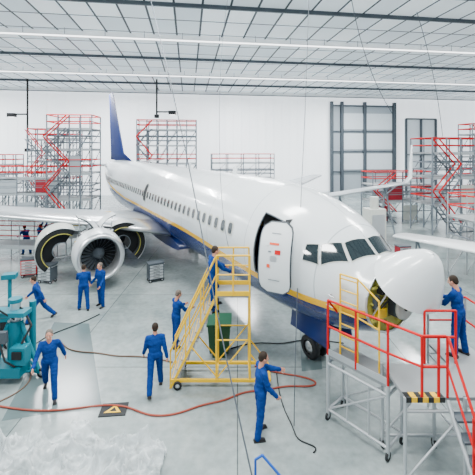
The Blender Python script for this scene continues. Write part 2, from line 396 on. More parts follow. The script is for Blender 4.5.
# lifting surfaces
def loft(b,secs,axis,m,mle=None,n=10):
    prof2=[]
    for k in range(n+1):
        x=(1-math.cos(math.pi*k/n))/2; prof2.append((x,5*(.2969*math.sqrt(x)-.126*x-.3516*x*x+.2843*x**3-.1015*x**4)))
    loop=[(x,y) for x,y in prof2]+[(x,-y*.7) for x,y in prof2[-2:0:-1]]; nl=len(loop)
    vs=[]
    for (p,c,t) in secs:
        for x,y in loop:
            q=Vector(p)+Vector((x*c,0,0)); 
            q+=Vector(axis)*(y*c*t); vs.append(q)
    for i in range(len(secs)-1):
        for k in range(nl):
            f=(i*nl+k,i*nl+(k+1)%nl,(i+1)*nl+(k+1)%nl,(i+1)*nl+k)
            le = k in (0,1,2,nl-1,nl-2,nl-3)
            b.add([vs[q] for q in f],[(0,1,2,3)],mle if (le and mle) else m,True)
    for e in (0,len(secs)-1): b.add(vs[e*nl:(e+1)*nl],[tuple(range(nl))],m)
for sd,nm in ((1,'wing_right'),(-1,'wing_left')):
    b=B()
    loft(b,[((13.2,sd*1.3,1.95),7.8,.115),((14.5,sd*3.4,2.2),6.4,.115),((15.9,sd*5.8,2.48),4.9,.115),((18.8,sd*11.4,3.1),3.2,.11),((21.7,sd*17,3.7),1.6,.10)],(0,0,1),M_wing,M_metal)
    for (l,a) in ((4.0,19.5),(8.2,19.6),(12,20.9)):
        z=2.0+(l-1.6)*.105
        b.revolve([(-1.3,.01),(-.9,.12),(0,.2),(.9,.15),(1.5,.01)],(a,sd*l,z-.12),(1,0,-.08),M_white,n=12)
    if sd==1: loft(b,[((21.75,17.0,3.7),1.6,.1),((22.2,17.4,4.1),1.3,.1),((23.2,17.9,6.2),.6,.1)],(0,1,0),M_white)
    b.obj(nm,A,weld=True)
    b=B(); loft(b,[((33.6,sd*.5,4.55),3.4,.1),((37.4,sd*7.1,5.2),1.3,.1)],(0,0,1),M_wing,M_metal); b.obj('stabilizer_'+nm[5:],A,weld=True)
b=B(); loft(b,[((26.6,0,5.15),10.6,.025),((30.4,0,5.9),6.8,.05),((35.9,0,12.5),2.3,.09)],(0,1,0),M_fin); b.obj('tail_fin',A,weld=True)
b=B()
loft(b,[((12.4,1.2,1.35),10.5,.07),((12.4,-1.2,1.35),10.5,.07)],(0,0,1),M_blue); b.obj('belly_fairing',A,weld=True)
# engines
def engine(sd,openc):
    y=sd*4.83; z=1.5; o=(0,y,z); X=(1,0,0)
    b=B()
    b.revolve([(13.15,.77),(12.75,.77),(12.5,.80),(12.36,.86),(12.3,.93),(12.34,1.0),(12.5,1.05)],o,X,M_metal,n=40)
    b.revolve([(12.5,1.05),(12.9,1.09),(13.4,1.10)],o,X,M_white,n=40)
    b.revolve([(13.4,1.10),(13.4,.90)],o,X,M_dkgrey,n=40)
    b.revolve([(13.2,.77),(13.2,.001)],o,X,M_dark,n=40)
    b.revolve([(12.72,.001),(12.78,.08),(12.95,.2),(13.12,.28),(13.2,.28)],o,X,M_dkgrey,n=20)
    for k in range(24):
        t=2*math.pi*k/24; t2=t+.16
        def pr(x,r,a): return (x,y+r*math.cos(a),z+r*math.sin(a))
        b.add([pr(13.02,.26,t),pr(13.18,.26,t+.1),pr(13.16,.75,t2+.12),pr(13.0,.75,t2)],[(0,1,2,3)],M_dkgrey)
    if openc:
        b.revolve([(13.35,.90),(14.35,.90),(14.4,.86)],o,X,M_dkgrey,n=36)
        for a in (13.5,13.8,14.1,14.35): b.revolve([(a,.9),(a,.95),(a+.05,.95),(a+.05,.9)],o,X,M_metal,n=36)
        for k in range(12):
            t=R(k*30+10); b.tube((13.45,y+.94*math.cos(t),z+.94*math.sin(t)),(14.3,y+.94*math.cos(t+.25),z+.94*math.sin(t+.25)),.025,M_metal if k%2 else M_yel,n=6)
            b.box((13.9,y+.95*math.cos(t+.1),z+.95*math.sin(t+.1)),(.3,.16,.16),M_black if k%3 else M_metal)
        b.revolve([(14.4,.86),(14.4,.5),(15.2,.5),(15.8,.42),(16.5,.46),(17.0,.38),(17.0,.001)],o,X,M_black,n=28)
        for s2 in (1,-1):
            for (x0,x1,ri,ro,ang) in ((13.42,14.3,1.03,1.08,66),(14.45,16.0,.84,1.10,36)):
                hy,hz_=y+s2*(.1 if ang>60 else .78),z+(1.05 if ang>60 else .80); aa=R(ang)
                def tr(x,r,t):
                    py=s2*r*math.sin(t); pz=r*math.cos(t)-1.08
                    ry=py*math.cos(aa)-s2*(pz)*math.sin(aa); rz=s2*py*math.sin(aa)+pz*math.cos(aa)
                    return Vector((x,hy+ry,hz_+rz))
                n=20; t1=52 if ang>60 else 176; ts=[R(4+(t1-4)*k/n) for k in range(n+1)]
                for (ra_,rb,xa,xb,m) in ((ro,ro,x0,x1,M_cream if ang<60 else M_white),(ri,ri,x0,x1,M_black),(ri,ro,x0,x0,M_black),(ri,ro,x1,x1,M_black)):
                    vs=[tr(xa,ra_,t) for t in ts]+[tr(xb,rb,t) for t in ts]
                    b.add(vs,[(k,k+1,n+2+k,n+1+k) for k in range(n)],m,True)
                for t in (ts[0],ts[-1]): b.add([tr(x0,ri,t),tr(x1,ri,t),tr(x1,ro,t),tr(x0,ro,t)],[(0,1,2,3)],M_dkgrey)
                for xx in np.linspace(x0+.15,x1-.15,4):
                    b.path([tr(xx,ri-.02,t) for t in ts[::2]],.018,M_dkgrey,5)
                b.path([tr(x0-.01,ro,t) for t in ts],.022,M_metal if ang<60 else M_white,5)
                if ang<60:
                    b.path([tr(x0-.012,ri,t) for t in ts],.018,M_zinc,5)
                    vs=[tr(x0+.25,.38,t) for t in ts]+[tr(x1,.42,t) for t in ts]
                    b.add(vs,[(k,k+1,n+2+k,n+1+k) for k in range(n)],M_black,True)
                    vs=[tr(x0+.45,.38,t) for t in ts]+[tr(x0+.45,ri,t) for t in ts]
                    b.add(vs,[(k,k+1,n+2+k,n+1+k) for k in range(n)],M_black,True)
                    b.path([tr(x0+.24,.38,t) for t in ts],.022,M_galv,5)
                b.tube(tr((x0+x1)/2,ri,ts[-3]),(((x0+x1)/2),y+s2*.55,z-.5),.02,M_metal,n=6)
    else:
        b.revolve([(13.4,1.1),(14.5,1.08),(16.2,.85),(16.2,.5),(17.0,.38),(17.0,.001)],o,X,M_white,n=36)
    b.mm((13.9,y-.16,z+.55),(17.3,y+.16,z+1.0),M_wing)
    b.add([(13.6,y-.14,z+.9),(13.6,y+.14,z+.9),(18,y+.14,z+.6),(18,y-.14,z+.6),(15.6,y-.14,2.35),(15.6,y+.14,2.35),(18,y+.14,2.35),(18,y-.14,2.35)],[(0,1,2,3),(4,5,6,7),(0,1,5,4),(2,3,7,6),(0,3,7,4),(1,2,6,5)],M_white)
    b.obj('engine_'+('right' if sd>0 else 'left'),A)
engine(1,True); engine(-1,False)
# landing gear
b=B()
for s2 in (.2,-.2): b.wheel((4.1,s2,.345),.345,.2,(0,1,0))
b.tube((4.1,-.3,.345),(4.1,.3,.345),.05,M_metal); b.tube((4.1,0,.345),(4.1,0,1.7),.075,M_white); b.tube((4.1,0,.9),(4.1,0,1.6),.11,M_white)
b.tube((4.1,0,1.0),(3.3,0,1.6),.05,M_white); b.tube((4.02,.1,.6),(4.0,.1,1.0),.03,M_metal); b.tube((4.0,0,.5),(3.85,0,.8),.03,M_metal); b.tube((3.85,0,.8),(4.0,0,1.05),.03,M_metal)
b.box((3.9,.42,1.12),(1.6,.03,.62),M_blue,rx=R(8)); b.box((3.9,-.42,1.12),(1.6,.03,.62),M_blue,rx=R(-8))
b.box((4.0,.0,1.25),(.1,.3,.12),M_metal)
b.obj('nose_gear',A)
b=B()
for sd in (1,-1):
    for d in (-.43,.43): b.wheel((19.6,sd*2.86+d,.565),.565,.4,(0,1,0))
    b.tube((19.6,sd*2.86-.5,.565),(19.6,sd*2.86+.5,.565),.08,M_metal); b.tube((19.6,sd*2.86,.565),(19.6,sd*2.86,2.1),.13,M_white); b.tube((19.6,sd*2.86,1.1),(19.6,sd*1.5,1.8),.06,M_white)
b.obj('main_gear',A)
b=B()
b.box((9,0,5.34),(.35,.03,.3),M_white); b.box((14,0,5.36),(.35,.03,.3),M_white)
for sd in (1,-1):
    for a,z in ((2.2,2.8),(2.25,2.55)):
        p=surf(a,phi_z(a,z,sd)); b.tube(p,p+Vector((0,sd*.1,0)),.015,M_metal); b.tube(p+Vector((0,sd*.1,0)),p+Vector((-.2,sd*.1,0)),.014,M_metal)
b.obj('antennas',A)

# ------------------------------------------------------------ yellow boarding stairs
b=B()
Hs=2.4; x0,x1,x2=-1.75,-.55,.32; y0,y1=9.12,9.88
def st_x(t): return x0+(x1-x0)*t
for y in (y0,y1):
    b.box(((x0+x1)/2,y,Hs/2),(.06,.04,math.hypot(x1-x0,Hs)+.05),M_yel,ry=math.atan2(x1-x0,Hs))
    b.path([(x0,y,.95),(x1,y,Hs+1.05),(x2,y,Hs+1.05)],.026,M_yel)
    b.path([(x0+.02,y,.5),(x1,y,Hs+.55),(x2,y,Hs+.55)],.018,M_yel)
    for t in (0,.33,.66): b.tube((st_x(t),y,Hs*t),(st_x(t),y,Hs*t+.98),.02,M_yel)
    for x in (x1,(x1+x2)/2,x2): b.tube((x,y,Hs),(x,y,Hs+1.05),.022,M_yel)
    b.box(((x0+.85)/2,y,.2),(.85-x0,.06,.07),M_yel)
    b.tube((x1,y,.2),(x1,y,Hs),.028,M_yel); b.tube((x2,y,.2),(x2,y,Hs),.028,M_yel)
    b.tube((x1,y,.25),(x2,y,Hs*.55),.018,M_yel); b.tube((x2,y,.9),(.85,y,.2),.02,M_yel)
    b.tube((x1,y,1.25),(x2,y,1.25),.02,M_yel); b.tube((st_x(.45),y,Hs*.45),(x1,y,.3),.02,M_yel)
    b.box(((x1+x2)/2,y,Hs+.06),(x2-x1,.02,.12),M_yel)
    for x in (x0+.2,.75): b.wheel((x,y+(.08 if y>9.5 else -.08),.11),.11,.06,(0,1,0))
for k in range(1,10):
    t=k/10; b.box((st_x(t)+.02,(y0+y1)/2,Hs*t),(.2,y1-y0-.02,.03),M_deckm); b.box((st_x(t)-.08,(y0+y1)/2,Hs*t),(.015,y1-y0-.02,.05),M_yel)
b.box(((x1+x2)/2,(y0+y1)/2,Hs-.02),(x2-x1,y1-y0,.05),M_deckm)
for x in (x0+.1,x1,x2,.85): b.box((x,(y0+y1)/2,.2),(.05,y1-y0,.05),M_yel)
b.tube((x1,y0,1.25),(x1,y1,1.25),.02,M_yel); b.tube((x2,y0,1.25),(x2,y1,1.25),.02,M_yel)
b.obj('mobile_boarding_stairs')

# ------------------------------------------------------------ red/alu access platform by the nose
b=B()
Aa=Vector((2.08,8.05,0)); Bb=Vector((3.0,6.98,0)); e1=(Bb-Aa).normalized(); e2=Vector((-e1.y,e1.x,0)); 
L1=(Bb-Aa).length; wd=.62; Z1=1.5; Z2=1.75
def q(s,t,z): p=Aa+e1*s+e2*t; return (p.x,p.y,z)
ang=math.atan2(e1.y,e1.x)
b.box(q(L1/2,wd/2,Z1-.03),(L1,wd,.06),M_deckm,rz=ang)
for s_ in (0,L1/2,L1):
    b.tube(q(s_,0,Z1),q(s_,0,Z1+1.25),.026,M_red)
for z in (.65,1.25): b.tube(q(0,0,Z1+z),q(L1,0,Z1+z),.026,M_red)
b.tube(q(0,0,Z1+1.25),q(0,wd,Z1+.6),.024,M_red)
b.box(q(L1/2,0,Z1+.07),(L1,.02,.13),M_alu,rz=ang)
for s_ in (0,L1):
    for t in (0,wd): b.tube(q(s_,t,0.12),q(s_,t,Z1),.038,M_alu); b.wheel(q(s_,t,.09),.09,.05,e1); 
for z in (.25,1.3):
    b.tube(q(0,0,z),q(L1,0,z),.03,M_alu); b.tube(q(0,wd,z),q(L1,wd,z),.028,M_alu); b.tube(q(0,0,z),q(0,wd,z),.028,M_alu); b.tube(q(L1,0,z),q(L1,wd,z),.028,M_alu)
b.tube(q(0,0,.25),q(L1,0,1.3),.022,M_alu); b.tube(q(0,wd,.25),q(L1,wd,1.3),.022,M_alu)
for s_ in (.5,1.0): b.tube(q(s_,0,.25),q(s_,0,1.3),.02,M_alu)
for s_ in (.18,.62): b.tube(q(s_,.22,Z1),q(s_,.22,Z1+1.85),.022,M_yel)
for k in range(7): b.tube(q(.18,.22,Z1+.2+k*.26),q(.62,.22,Z1+.2+k*.26),.016,M_yel)
b.path([q(.62,.22,Z1+1.85),q(1.1,.25,Z1+1.5),q(1.1,.25,Z1)],.02,M_yel); b.tube(q(.18,.22,Z1+1.85),q(.62,.22,Z1+1.85),.022,M_yel); b.tube(q(.62,.22,Z1+1.0),q(1.1,.25,Z1+.9),.018,M_yel)
dx0,dx1,dy0,dy1=3.02,5.5,6.3,7.3
b.mm((dx0,dy0,Z2-.06),(dx1,dy1,Z2),M_deckm)
for x in (dx0,4.1,dx1):
    for y in (dy0,dy1):
        b.tube((x,y,.12),(x,y,Z2),.035,M_alu); b.wheel((x,y,.09),.09,.05,(1,0,0))
for y in (dy0,dy1):
    for z in (.25,1.5): b.tube((dx0,y,z),(dx1,y,z),.028,M_alu)
    b.tube((dx0,y,.25),(4.1,y,1.5),.022,M_alu); b.tube((4.1,y,1.5),(dx1,y,.25),.022,M_alu)
Z3=1.55
b.mm((4.6,dy1,Z3-.06),(dx1,8.45,Z3),M_deckm)
for x in (4.6,dx1): b.tube((x,8.45,0),(x,8.45,Z3+1.1),.03,M_alu)
for z in (.55,1.1): b.tube((4.6,8.45,Z3+z),(dx1,8.45,Z3+z),.024,M_red); b.tube((dx1,dy1,Z3+z),(dx1,8.45,Z3+z),.024,M_red)
for z in (.25,1.3): b.tube((4.6,8.45,z),(dx1,8.45,z),.026,M_alu); b.tube((4.6,dy1,z),(4.6,8.45,z),.026,M_alu)
for x in (3.32,3.62): b.tube((x,dy0,Z2),(x,dy0,Z2+1.1),.026,M_red)
for z in (.55,1.1): b.tube((3.32,dy0,Z2+z),(3.75,dy0,Z2+z),.026,M_red)
b.tube((3.32,dy0,Z2+1.1),q(L1,0,Z1+1.25),.026,M_red); b.tube((3.32,dy0,Z2+.55),q(L1,0,Z1+.65),.024,M_red)
for x in (3.9,4.55): b.tube((x,dy1,Z2),(x,dy1,Z2+1.1),.026,M_red)
for z in (.55,1.1): b.tube((3.9,dy1,Z2+z),(4.55,dy1,Z2+z),.026,M_red)
for k in range(7):
    b.box((dx0+.05+k*.1,dy0-.025,Z2-.03),(.1,.02,.09),M_yel if k%2 else M_dark)
for k in range(7): b.box((dx0+.05+k*.1,dy0+.07,Z2+.004),(.1,.12,.006),M_yel if k%2 else M_dark)
sx0,sx1=3.78,4.55
for x in (sx0,sx1):
    b.tube((x,dy0,Z2-.05),(x,dy0-1.5,.05),.04,M_alu,n=4)
    b.path([(x,dy0,Z2+1.1),(x,dy0-.05,Z2+1.05),(x,dy0-1.45,1.0),(x,dy0-1.45,.1)],.024,M_red); b.tube((x,dy0,Z2+.55),(x,dy0-1.45,.5),.02,M_red); b.tube((x,dy0-.7,.95),(x,dy0-.7,1.9),.02,M_red)
    b.tube((x,dy0,Z2),(x,dy0,Z2+1.1),.024,M_red)
for k in range(1,8):
    t=k/8; b.box(((sx0+sx1)/2,dy0-1.5*t,Z2*(1-t)),(sx1-sx0,.22,.04),M_dkgrey)
b.obj('access_platform')

# ------------------------------------------------------------ scaffold docks
def dock(name,x0,x1,y0,y1,levels,nx,ny,loc,rz,rail=M_galv,post=M_galv,stairs=True,r=.055,panels=None,toprail=M_red):
    b=B(); xs=np.linspace(x0,x1,nx+1); ys=np.linspace(y0,y1,ny+1); top=levels[-1]+1.1
    for x in xs:
        for y in ys: b.tube((x,y,0),(x,y,top if y in (ys[0],ys[-1]) else levels[-1]),r,post,n=6)
    for li,z in enumerate(levels):
        rl=toprail if (len(levels)-li)%2==1 else rail
        b.mm((x0,y0,z-.08),(x1,y1,z),M_deckm)
        for y in (y0,y1):
            for h in (.55,1.1): b.tube((x0,y,z+h),(x1,y,z+h),r*.9,rl,n=6)
            b.box(((x0+x1)/2,y,z-.06),(x1-x0,.06,.2),M_alu)
        for x in (x0,x1):
            for h in (.55,1.1): b.tube((x,y0,z+h),(x,y1,z+h),r*.9,rl,n=6)
    zs=[0]+list(levels)
    for i in range(len(zs)-1):
        for k in range(nx):
            if (k+i)%2==0: b.tube((xs[k],y0,zs[i]+.1),(xs[k+1],y0,zs[i+1]-.1),r*.6,post,n=5)
            b.tube((xs[k],y1,zs[i]+.1),(xs[k+1],y1,zs[i+1]-.1),r*.6,post,n=5)
        b.tube((x0,y0,(zs[i]+zs[i+1])/2),(x1,y0,(zs[i]+zs[i+1])/2),r*.7,post,n=5)
        if stairs:
            a0,a1=(x0,x0+1.8) if i%2 else (x0+1.8,x0)
            yy=y0-.35
            for dy in (-.3,.3):
                b.tube((a0,yy+dy,zs[i]),(a1,yy+dy,zs[i+1]),.06,post,n=4); b.tube((a0,yy+dy,zs[i]+1),(a1,yy+dy,zs[i+1]+1),.055,toprail,n=5)
            n=7
            for k in range(1,n): t=k/n; b.box((a0+(a1-a0)*t,yy,zs[i]+(zs[i+1]-zs[i])*t),(.2,.6,.04),M_dkgrey)
    if panels:
        for (k,zl,m) in panels: b.mm((xs[k]+.05,y0-.03,zl+.1),(xs[k+1]-.05,y0+.02,zl+1.4),m)
    return b.obj(name,loc=loc,rz=rz)
dock('maintenance_dock',0,3.6,0,2.2,[2.2,4.3,6.3,8.0],4,1,(-15.6,28.6,0),R(4),panels=[(0,2.2,M_wing),(2,4.3,M_wing),(3,0,M_galv)],r=.06)
dock('maintenance_dock',0,7,0,2.0,[2.4,4.6,6.8,8.7],6,2,(-11.9,41.3,0),R(8),stairs=True,r=.07)
dock('maintenance_dock',0,5,0,2.0,[2.6,5.0,7.4],5,2,(-22.5,37.5,0),R(8),r=.065)
dock('maintenance_dock',0,5.5,0,1.8,[2.4,4.6],5,1,(-30.0,38.0,0),R(8),r=.065,panels=[(1,0,M_cream),(3,2.4,M_wing)])
dock('maintenance_dock',0,9.5,0,1.6,[2.2,3.6],6,1,(-26.5,31.5,0),R(5),stairs=False,panels=[(1,0,M_cream),(3,2.2,M_wing),(4,0,M_wing),(5,2.2,M_maroon)])
dock('maintenance_dock',0,8,0,2.0,[2.6,4.6],4,1,(-3.2,44.0,0),R(8),stairs=False,r=.065)
dock('maintenance_dock',0,7,0,2.4,[2.2,4.2,6.0],6,1,(14.2,25.5,0),R(10),panels=[(0,2.2,M_wing),(2,2.2,M_cream),(3,0,M_galv)],r=.06)
dock('maintenance_dock',0,5.5,0,2.0,[1.8,3.2],4,1,(11.6,30.0,0),R(8),panels=[(0,0,M_maroon),(1,1.8,M_maroon),(2,0,M_cream)])
dock('maintenance_dock',0,9,0,2.0,[3.0,5.5,8.0],6,1,(25.5,38,0),R(8),r=.07)
dock('wing_dock',0,4.2,0,1.2,[1.0],3,1,(-14.6,19.2,0),R(-5),post=M_alu,stairs=False,r=.03)
dock('wing_dock',0,2.2,0,1.0,[1.4],2,1,(-9.6,19.6,0),R(10),post=M_alu,toprail=M_yel,stairs=False,r=.03)
dock('maintenance_dock',0,3.2,0,1.6,[1.6,3.0],3,1,(10.6,15.6,0),R(10),post=M_alu,r=.035)

# second aircraft wing with winglet, on trestles
b=B()
def loft2(b,secs,ch,ax,m,n=8):
    pr=[]
    for k in range(n+1):
        x=(1-math.cos(math.pi*k/n))/2; pr.append((x,5*(.2969*math.sqrt(x)-.126*x-.3516*x*x+.2843*x**3-.1015*x**4)))
    loop=pr+[(x,-y*.8) for x,y in pr[-2:0:-1]]; nl=len(loop); vs=[]
    for (p,c,t,axx) in secs:
        for x,y in loop: vs.append(Vector(p)+Vector(ch)*(x*c)+Vector(axx)*(y*c*t))
    fs=[(i*nl+k,i*nl+(k+1)%nl,(i+1)*nl+(k+1)%nl,(i+1)*nl+k) for i in range(len(secs)-1) for k in range(nl)]
    fs+=[tuple(range(nl)),tuple(range((len(secs)-1)*nl,len(secs)*nl))]
    b.add(vs,fs,m,True)
ch=Vector((.25,.97,0))
loft2(b,[((6.7,25.6,2.75),2.6,.13,(0,0,1)),((9.3,24.3,3.45),2.0,.12,(0,0,1)),((11.3,23.3,3.95),1.4,.11,(0,0,1))],ch,None,M_wing)
loft2(b,[((11.3,23.3,3.97),1.4,.1,(-.6,0,.8)),((11.65,23.35,4.35),1.2,.1,(-1,0,.2)),((12.05,24.1,6.55),.5,.09,(-1,0,.1))],ch,None,M_white)
for (x,y,z) in ((7.6,26,2.8),(10.4,24.7,3.5)):
    for dx,dy in ((-.6,-.4),(.6,-.4),(0,.6)): b.tube((x+dx,y+dy,0),(x,y,z),.05,M_galv)
    b.tube((x-.4,y-.25,.9),(x+.4,y-.25,.9),.035,M_galv)
b.obj('aircraft_wing')
b=B()
ch=Vector((.8,.6,0))
loft2(b,[((6.9,15.6,2.35),1.2,.12,(0,0,1)),((8.0,13.6,2.45),1.6,.12,(0,0,1)),((9.6,10.9,2.55),2.0,.12,(0,0,1))],ch,None,M_white)
for (x,y) in ((7.8,15.2),(9.4,12.8)):
    for dx,dy in ((-.5,-.35),(.5,-.35),(0,.5)): b.tube((x+dx,y+dy,0),(x,y,2.35),.04,M_galv)
    b.tube((x-.36,y-.24,.7),(x+.36,y-.24,.7),.03,M_galv)
b.obj('wing_flap')

# ------------------------------------------------------------ ground equipment
b=B()
b.tube((0,0,.25),(0,0,1.5),.2,M_teal,n=20); b.tube((0,0,1.5),(0,0,2.0),.13,M_metal,n=16); b.tube((0,0,2.0),(0,0,2.1),.17,M_teal,n=16)
for k in range(3):
    t=R(90+k*120+20); p=Vector((math.cos(t),math.sin(t),0))
    b.tube(p*.75+Vector((0,0,.12)),p*.18+Vector((0,0,1.45)),.055,M_teal); b.tube(p*.75+Vector((0,0,.12)),p*.15+Vector((0,0,.3)),.05,M_teal)
    b.tube(p*.45+Vector((0,0,.2)),p*.3+Vector((0,0,1.1)),.03,M_teal); b.wheel((p.x*.8,p.y*.8,.12),.12,.08,(-p.y,p.x,0))
    p2=Vector((math.cos(t+R(120)),math.sin(t+R(120)),0)); b.tube(p*.7+Vector((0,0,.2)),p2*.7+Vector((0,0,.2)),.035,M_teal)
b.box((.35,-.35,.75),(.4,.3,.45),M_teal); b.box((.35,-.52,.8),(.25,.03,.2),M_black); b.tube((-.35,-.3,.3),(-.35,-.3,1.7),.1,M_teal,n=14); b.tube((.3,.3,.3),(.3,.3,1.9),.09,M_teal,n=14)
b.box((-.05,-.1,1.75),(.9,.4,.12),M_teal); b.box((0,-.3,.35),(.9,.5,.25),M_teal)
b.path([(.35,-.3,1.0),(.5,-.1,1.4),(.2,0,1.8),(0,0,1.9)],.03,M_dark); b.path([(-.35,-.3,1.7),(-.2,-.4,1.95),(.1,-.2,1.6)],.025,M_dark)
b.box((-.1,-.45,1.25),(.3,.12,.3),M_dkgrey); b.path([(-.1,-.5,1.1),(.1,-.6,.7),(.3,-.5,.5)],.025,M_dark)
b.obj('aircraft_jack',loc=(-6.15,9.7,0))
b=B()
b.box((0,0,.65),(1.0,.7,.7),M_teal); b.box((0,0,1.05),(1.05,.75,.1),M_dkgrey); b.box((.1,-.36,.7),(.5,.03,.35),M_black)
for x in (-.4,.4):
    for y in (-.3,.3): b.wheel((x,y,.15),.15,.08,(0,1,0))
b.tube((-.5,0,.5),(-.9,0,1.0),.03,M_teal); b.tube((.3,.1,1.1),(.3,.1,2.1),.06,M_teal); b.box((.3,.1,2.15),(.4,.3,.15),M_teal)
b.obj('hydraulic_cart',loc=(-7.6,11.1,0),rz=R(15))
def bin_(x,y,m,nm,rz=0,s=1):
    b=B()
    v=[(-.28,-.3,.12),(.28,-.3,.12),(.28,.3,.12),(-.28,.3,.12),(-.34,-.36,.95),(.34,-.36,.95),(.34,.36,.95),(-.34,.36,.95)]
    v=[tuple(c*s for c in k) for k in v]
    b.add(v,[(0,1,2,3),(4,5,6,7),(0,1,5,4),(1,2,6,5),(2,3,7,6),(3,0,4,7)],m)
    b.box((0,0,.99*s),(.74*s,.8*s,.06*s),m); b.tube((-.3*s,.42*s,.95*s),(.3*s,.42*s,.95*s),.03,m)
    for xx in (-.26,.26): b.wheel((xx*s,.3*s,.12*s),.12*s,.06,(1,0,0))
    b.box((0,-.28*s,.06*s),(.4*s,.05,.12*s),m)
    b.obj(nm,loc=(x,y,0),rz=rz)
bin_(-.55,10.75,M_green,'wheelie_bin')
def trolley(x,y,m,rz=0):
    b=B(); b.box((0,0,.5),(.7,.45,.7),m); b.box((0,0,.88),(.74,.49,.05),M_dkgrey)
    for k in range(5): b.box((0,-.235,.24+k*.13),(.62,.02,.10),M_metal); b.box((0,-.25,.24+k*.13),(.3,.02,.02),M_black)
    for xx in (-.28,.28):
        for yy in (-.17,.17): b.wheel((xx,yy,.075),.075,.04,(0,1,0))
    b.tube((.4,-.18,.8),(.4,.18,.8),.015,M_metal); b.tube((.35,-.18,.8),(.4,-.18,.8),.012,M_metal); b.tube((.35,.18,.8),(.4,.18,.8),.012,M_metal)
    b.obj('tool_trolley',loc=(x,y,0),rz=rz)
trolley(-10.2,17.2,M_red,.3); trolley(-3.9,16.6,M_dkgrey,.5); trolley(9.2,19.5,M_maroon,.2); trolley(-8.9,16.4,M_dkgrey,-.2)
b=B(); b.box((0,0,1.4),(1.0,.9,2.6),M_cream); b.box((0,0,.06),(1.1,1,.12),M_dkgrey); b.box((0,-.46,1.5),(.8,.03,1.8),M_alu); b.tube((0,0,2.7),(0,0,3.4),.25,M_cream,n=16); b.box((0,-.48,.8),(.5,.02,.3),M_black)
b.obj('ventilation_unit',loc=(8.2,21.0,0),rz=R(10))
def hose(name,pts,r,m):
    cu=bpy.data.curves.new(name,'CURVE'); cu.dimensions='3D'; cu.bevel_depth=r; cu.bevel_resolution=2; cu.resolution_u=8
    sp=cu.splines.new('NURBS'); sp.points.add(len(pts)-1); sp.order_u=4; sp.use_endpoint_u=True
    for i,p in enumerate(pts): sp.points[i].co=(*p,1)
    ob=bpy.data.objects.new(name,cu); bpy.context.collection.objects.link(ob); cu.materials.append(m); return ob
hose('air_hose',[(-6.0,8.5,.03),(-5.2,8.3,.03),(-4.2,8.25,.03),(-3.4,8.5,.03),(-2.6,8.45,.03),(-2.1,8.1,.03),(-1.4,8.15,.03),(-.9,8.5,.03),(-.3,8.6,.03),(.1,8.95,.03),(.8,9.0,.03),(1.3,9.2,.03),(1.9,9.1,.03),(2.2,9.3,.03),(1.7,9.6,.03),(1.0,9.7,.03),(.5,10.0,.03)],.022,M_hose)
hose('air_hose',[(-5.6,11.2,.025),(-5.2,10.7,.025),(-4.3,10.75,.025),(-3.6,10.4,.025),(-2.8,10.55,.025),(-1.9,10.2,.025)],.020,M_hose2)
hose('air_hose',[(-8.5,8.2,.02),(-7,7.9,.02),(-5.9,8.3,.02),(-5.3,9.3,.02),(-5.9,9.9,.02)],.018,M_hose2)
hose('power_cable',[(-7.5,9.0,.02),(-6.4,10.5,.02),(-6.6,11.8,.02),(-5.7,12.2,.02),(-5.2,13.2,.02)],.018,M_dark)
hose('power_cable',[(1.1,9.9,.02),(1.0,8.6,.02),(1.3,7.8,.02),(1.2,7.4,.02),(1.75,7.3,.02),(1.55,7.15,.02)],.014,M_dark)
hose('power_cable',[(-.2,10.9,.02),(.6,11.4,.02),(1.4,10.9,.02),(2.2,11.6,.02),(3.4,11.2,.02)],.016,M_dark)
hose('overhead_cable',[(-4.2,15.5,ZC-.1),(-2.4,12.8,8.6),(-1.1,9.8,4.6),(-.35,7.9,1.8),(.35,6.2,.02)],.017,M_dkgrey)
hose('overhead_cable',[(2.9,14.0,ZC-.1),(2.35,11.8,8.5),(1.75,9.9,4.5),(1.28,7.9,.9),(1.27,7.85,.02)],.009,M_dkgrey)
hose('overhead_cable',[(5.6,17.5,ZC-.1),(6.5,18.2,10.5),(8.4,19.0,8.2)],.02,M_dkgrey)
hose('overhead_cable',[(-.5,18.5,ZC-.1),(-.9,14.0,9.0),(-.6,10.2,4.6),(-.25,9.88,3.45)],.008,M_dkgrey)
hose('overhead_cable',[(10.5,20.5,ZC-.1),(12.5,22,11),(15,25.6,7.2)],.02,M_dkgrey)
b=B(); M_fd=mat('dark_floor_paint',(.10,.14,.145),.2,var=.15,scale=1.5)
def fq(pts,m,z): b.add([(x,y,z) for x,y in pts],[(0,1,2,3)],m)
fq([(-6.6,12.6),(-5.3,12.5),(-3.3,8.5),(-5.4,8.0)],M_fd,.004)
fq([(2.2,12.5),(2.9,12.6),(2.4,9.9),(1.8,9.8)],M_fd,.004)
b.obj('floor_marking')
b=B(); b.box((0,0,.012),(.62,.42,.02),M_dark,rz=.1)
b.add([(-.2,-.13,.026),(.2,-.1,.026),(0,.14,.026)],[(0,1,2)],M_yel); b.add([(-.09,-.08,.029),(.09,-.07,.029),(0,.06,.029)],[(0,1,2)],M_dark)
b.obj('warning_mat',loc=(-2.95,8.35,0))
def plastic():
    m=bpy.data.materials.new('clear_plastic'); m.use_nodes=True; nt=m.node_tree;N=nt.nodes;L=nt.links;p=N['Principled BSDF']
    tc=N.new('ShaderNodeTexCoord'); no=N.new('ShaderNodeTexNoise'); no.inputs['Scale'].default_value=2.5; no.inputs['Detail'].default_value=6; no.inputs['Distortion'].default_value=1.5; L.new(tc.outputs['Object'],no.inputs['Vector'])
    cr=N.new('ShaderNodeMapRange'); cr.inputs[1].default_value=.35; cr.inputs[2].default_value=.65; cr.inputs[3].default_value=.35; cr.inputs[4].default_value=.85
    L.new(no.outputs['Fac'],cr.inputs[0]); L.new(cr.outputs[0],p.inputs['Alpha'])
    p.inputs['Base Color'].default_value=(.62,.68,.70,1); p.inputs['Roughness'].default_value=.10
    return m
nx_,ny_=150,80; vs=[];fs=[]
